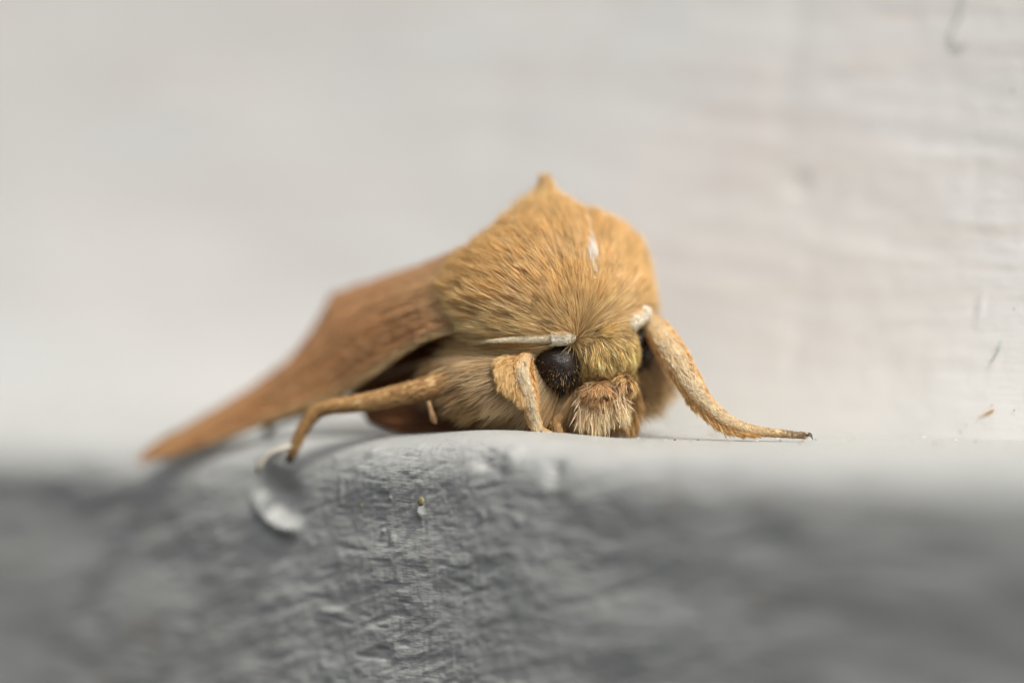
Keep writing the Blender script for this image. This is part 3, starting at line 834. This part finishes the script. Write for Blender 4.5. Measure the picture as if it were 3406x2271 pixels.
# ---- palps: furry snout ends and the pale beard under them
def palp(c, axis, rad, tipc, rootc, n, L, seed):
    up = nrm(np.cross(axis, HLAT)); sx = np.cross(up, axis)
    A = np.array([sx, axis, up])
    V, F = ellipsoid(c, A, rad, 18, 24)
    o = mesh_np('palp', V, F, M_SKIN, moth)
    k = nrm(rng.normal(0, 1, (n, 3))); P = c + (k * np.array(rad)) @ A; N = nrm((k / np.array(rad)) @ A)
    tipp = np.asarray(c) + axis * rad[1] * 0.25 + ZUP * 0.62
    f = nrm(nrm(P - tipp) + np.array([-0.25, -0.25, -0.50])[None])
    endd = sstep(k[:, 1], 0.90, 0.985)
    tip = lerp(np.where((rng.random(n) < 0.4)[:, None], np.array(tipc) * 1.2, np.array(tipc) * 0.85), colrows(n, (0.10, 0.05, 0.03)), endd * 0.8)
    dn = sstep(-(N @ ZUP) + rng.normal(0, 0.25, n), -0.1, 0.8); tip = lerp(tip, colrows(n, (0.90, 0.68, 0.42)), dn * 0.8)
    strands('palp_fur', P, N, f, L * (1 - 0.5 * endd), 0.024, 0.26, 0.10, colrows(n, rootc), tip, o, jit=0.30, csize=0.06, pull=0.3, seed=seed, cvar=0.22)
    return o
palp(C(1988, 1306, .28), nrm(np.array([0.50, -0.80, 0.02])), (.30, .36, .25), (0.74, 0.49, 0.25), (0.46, 0.25, 0.10), 4600, 0.30, 71)
palp(C(2072, 1280, .55), nrm(np.array([0.40, -0.85, 0.10])), (.19, .32, .27), (0.88, 0.62, 0.31), (0.46, 0.25, 0.11), 3400, 0.28, 72)
V, F = ellipsoid(C(2042, 1296, .08), HAX, (.05, .05, .10), 12, 16)
mesh_np('tongue', V, F, M_PTIP, moth)
def beard():
    n = 2600
    P = np.stack([C(x, y, d) for x, y, d in zip(rng.uniform(1925, 2085, n), rng.normal(1348, 22, n), rng.uniform(0.1, 0.9, n))])
    N = nrm(np.array([0, -0.8, 0.2]) + rng.normal(0, 0.3, (n, 3)))
    mid = np.exp(-((P[:, 0] - C(1968, 0, 0)[0]) / 0.38) ** 2)
    f = nrm(np.array([0.05, -0.25, -1.0])[None] + (P[:, :1] - C(1985, 0, 0)[0]) * np.array([[0.5, 0, 0]]))
    tip = colrows(n, (0.92, 0.73, 0.48)); return strands('beard', P, N, f, 0.20 + 0.30 * mid + 0.10 * rng.random(n), 0.022, 0.1, 0.05, tip * 0.8, tip, moth, jit=0.18, csize=0.12, pull=0.4, seed=75, cvar=0.14)
beard()
def throat():
    n = 2600
    P = np.stack([C(x, y, d) for x, y, d in zip(rng.uniform(1835, 2120, n), rng.normal(1330, 45, n), rng.uniform(0.9, 1.6, n))])
    N = nrm(np.array([0, -0.9, 0.1]) + rng.normal(0, 0.3, (n, 3)))
    f = colrows(n, nrm(np.array([0.0, 0.0, -1.0])))
    tip = colrows(n, (0.56, 0.34, 0.13)); L = np.minimum(0.9, np.maximum(0.1, P[:, 2] - 0.02) * 0.85)
    return strands('throat_fur', P, N, f, L, 0.036, 0.05, 0.03, tip * 0.55, tip, moth, jit=0.12, csize=0.2, pull=0.4, seed=76, cvar=0.2)
throat()

# ------------------------------------------------------------------ small things on the moth, the sill and the wall
def glass():
    m, n, l, p = mat_new('water')
    p.inputs['Base Color'].default_value = (1, 0.97, 0.9, 1); p.inputs['Roughness'].default_value = 0.02
    p.inputs['Transmission Weight'].default_value = 1.0; p.inputs['IOR'].default_value = 1.33
    return m
M_W = glass()
def drop(c, r, label):
    V, F = ellipsoid(c, np.eye(3), (r, r, r * 1.1), 16, 20)
    return tag(mesh_np('droplet', V, F, M_W), label, 'droplet', 'tiny droplets on the collar fur')
drop(C(1803, 931, -.42), .070, 'tiny clear droplet in the collar fur, above a larger bead')
drop(C(1806, 948, -.45), .085, 'larger clear bead of water low in the collar fur')
drop(C(1982, 915, .10), .075, 'small amber droplet on the shoulder fur away from the wing')

def speck(name, c, rad, m, label, cat, group=None, ax=None):
    V, F = ellipsoid(c, np.eye(3) if ax is None else ax, rad, 14, 18)
    V = V + (fbm(V[:, 0] * 12, V[:, 2] * 12, 5, 2)[:, None]) * 0.25 * min(rad)
    return tag(mesh_np(name, V, F, m), label, cat, group)
FAX = np.array([ALONG, INW, ZUP])
def on_front(px, py, out=0.0):
    """point on the sill's front face under photo position px, py"""
    d = 0.0
    for _ in range(12):
        p = C(px, py, d); d -= ((p - OR) @ INW + out) / INW[1] 
    return C(px, py, d)
def flake():
    c = catmull(np.array([C(985, 1478, 2.05), C(935, 1494, 2.0), C(888, 1520, 2.15), C(862, 1556, 2.2), C(866, 1580, 2.3)]), 30)
    t = nrm(np.gradient(c, axis=0)); sd = nrm(np.cross(t, np.array([0.2, -0.8, 0.5])))
    w = 0.115 * np.sin(np.linspace(0.35, 2.9, 30))[:, None] ** 0.7
    up = nrm(np.cross(sd, t)); V = np.stack([c - sd * w, c + up * w * 0.5, c + sd * w, c - up * 0.03], 1).reshape(-1, 3)
    F = [grid_faces(30, 4, wrap=True), np.array([[0, 1, 2, 3], [119, 118, 117, 116]])]
    return tag(mesh_np('paint_flake', V, F, plain('flake_paint', (0.62, 0.57, 0.48), 0.5, 0.3, 0.06)), 'curled cream paint flake on the sill edge beside the hind foot', 'paint flake')
flake()
M_GRIT = plain('grit', (0.30, 0.26, 0.13), 0.5, 0.4, 0.4, 80)
speck('grit', on_front(1400, 1667, .03), (.10, .05, .12), M_GRIT, 'olive speck of grit stuck on the sill front below the wing', 'grit', 'grit stuck on the sill front', FAX)
speck('grit', on_front(1203, 1681, .03), (.035, .03, .035), M_GRIT, 'minute brown grit dot beside the olive speck on the sill front', 'grit', 'grit stuck on the sill front', FAX)

def on_wall(px, py, out=0.0):
    d = 3.0
    for _ in range(30):
        p = C(px, py, d); rel = p - OR; q = rel @ INW; z = p[2]; R = 0.16
        if z < R: qq = W_SILL
        else: qq = W_SILL + (z - R) * math.tan(LEAN) 
        d -= (q - qq + out) / INW[1] * 0.6
    return C(px, py, d)
M_BRI = plain('bristle', (0.44, 0.49, 0.46), 0.45, 0.4, 0.2)
V, F, _ = tube([on_wall(x, y, .03) for x, y in ((3216, -120), (3206, -10), (3196, 45), (3172, 85), (3167, 110), (3176, 145), (3186, 156), (3212, 146))], [.024] * 7 + [.02], n=60, m=8)
tag(mesh_np('brush_bristle', V, F, M_BRI), 'grey hooked paintbrush bristle stuck high on the white wall', 'bristle', 'bristles stuck in the wall paint')
V, F, _ = tube([on_wall(x, y, .015) for x, y in ((3330, 1132), (3322, 1160), (3308, 1185), (3293, 1206))], [.02, .022, .018, .008], n=24, m=8)
tag(mesh_np('brush_bristle', V, F, M_BRI), 'short curved grey bristle low on the white wall', 'bristle', 'bristles stuck in the wall paint')
V, F, _ = tube([on_wall(x, y, .02) for x, y in ((3252, 1387), (3275, 1377), (3295, 1368), (3306, 1362))], [.006, .014, .026, .018], n=20, m=8)
tag(mesh_np('hair_scale', V, F, plain('orange_scale', (0.72, 0.38, 0.08), 0.5, 0.3)), 'loose orange sliver of moth hair on the wall foot', 'hair')
M_SP = plain('brown_speck', (0.22, 0.14, 0.06), 0.6, 0.3)
for (x, y, r, lab) in ((3299, 1348, .018, 'tiny olive dot just above the orange sliver'), (3373, 1364, .018, 'tiny brown dot away from the orange sliver toward the wall end'),
                       (3214, 1413, .016, 'tiny brown dot below the thin end of the orange sliver'), (3195, 1436, .020, 'lowest tiny brown dot below the orange sliver'),
                       (3372, 1027, .022, 'small grey dot beside the white scraped mark on the wall'), (3368, 302, .030, 'brown dot in the wall paint next to a bright chip')):
    speck('dirt_speck', on_wall(x, y, .008), (r, r * .6, r), M_SP, lab, 'speck', 'dirt specks on the white wall', FAX)

# fine dust and shed scales lying on the sill, too many to count
def dust():
    n = 260
    u0 = rng.uniform(-6, 16, n); q0 = rng.uniform(1.4, 9.0, n)
    P = OR + u0[:, None] * ALONG + q0[:, None] * INW + np.array([0, 0, 0.035])
    dz = 0.27 * np.exp(-((u0 - 1.9) / 2.6) ** 2) / (1 + np.exp((q0 - 1.25 - 2.2) * 2.2))
    P[:, 2] += dz
    a = rng.uniform(0, 2 * math.pi, n); F = np.stack([np.cos(a), np.sin(a), np.zeros(n)], -1)
    N = nrm(np.array([0, 0, 1.0]) + rng.normal(0, 0.25, (n, 3)))
    pal = rng.random(n)
    tip = lerp(colrows(n, (0.80, 0.78, 0.72)), colrows(n, (0.42, 0.28, 0.13)), (pal > 0.55) * 1.0)
    o = strands('dust', P, N, F, 0.10, 0.045, 0.1, 0.05, tip, tip, None, jit=0.1, csize=0.3, pull=0.0, seed=95)
    tag(o, 'pale dust and shed moth scales scattered over the sill top')
dust()
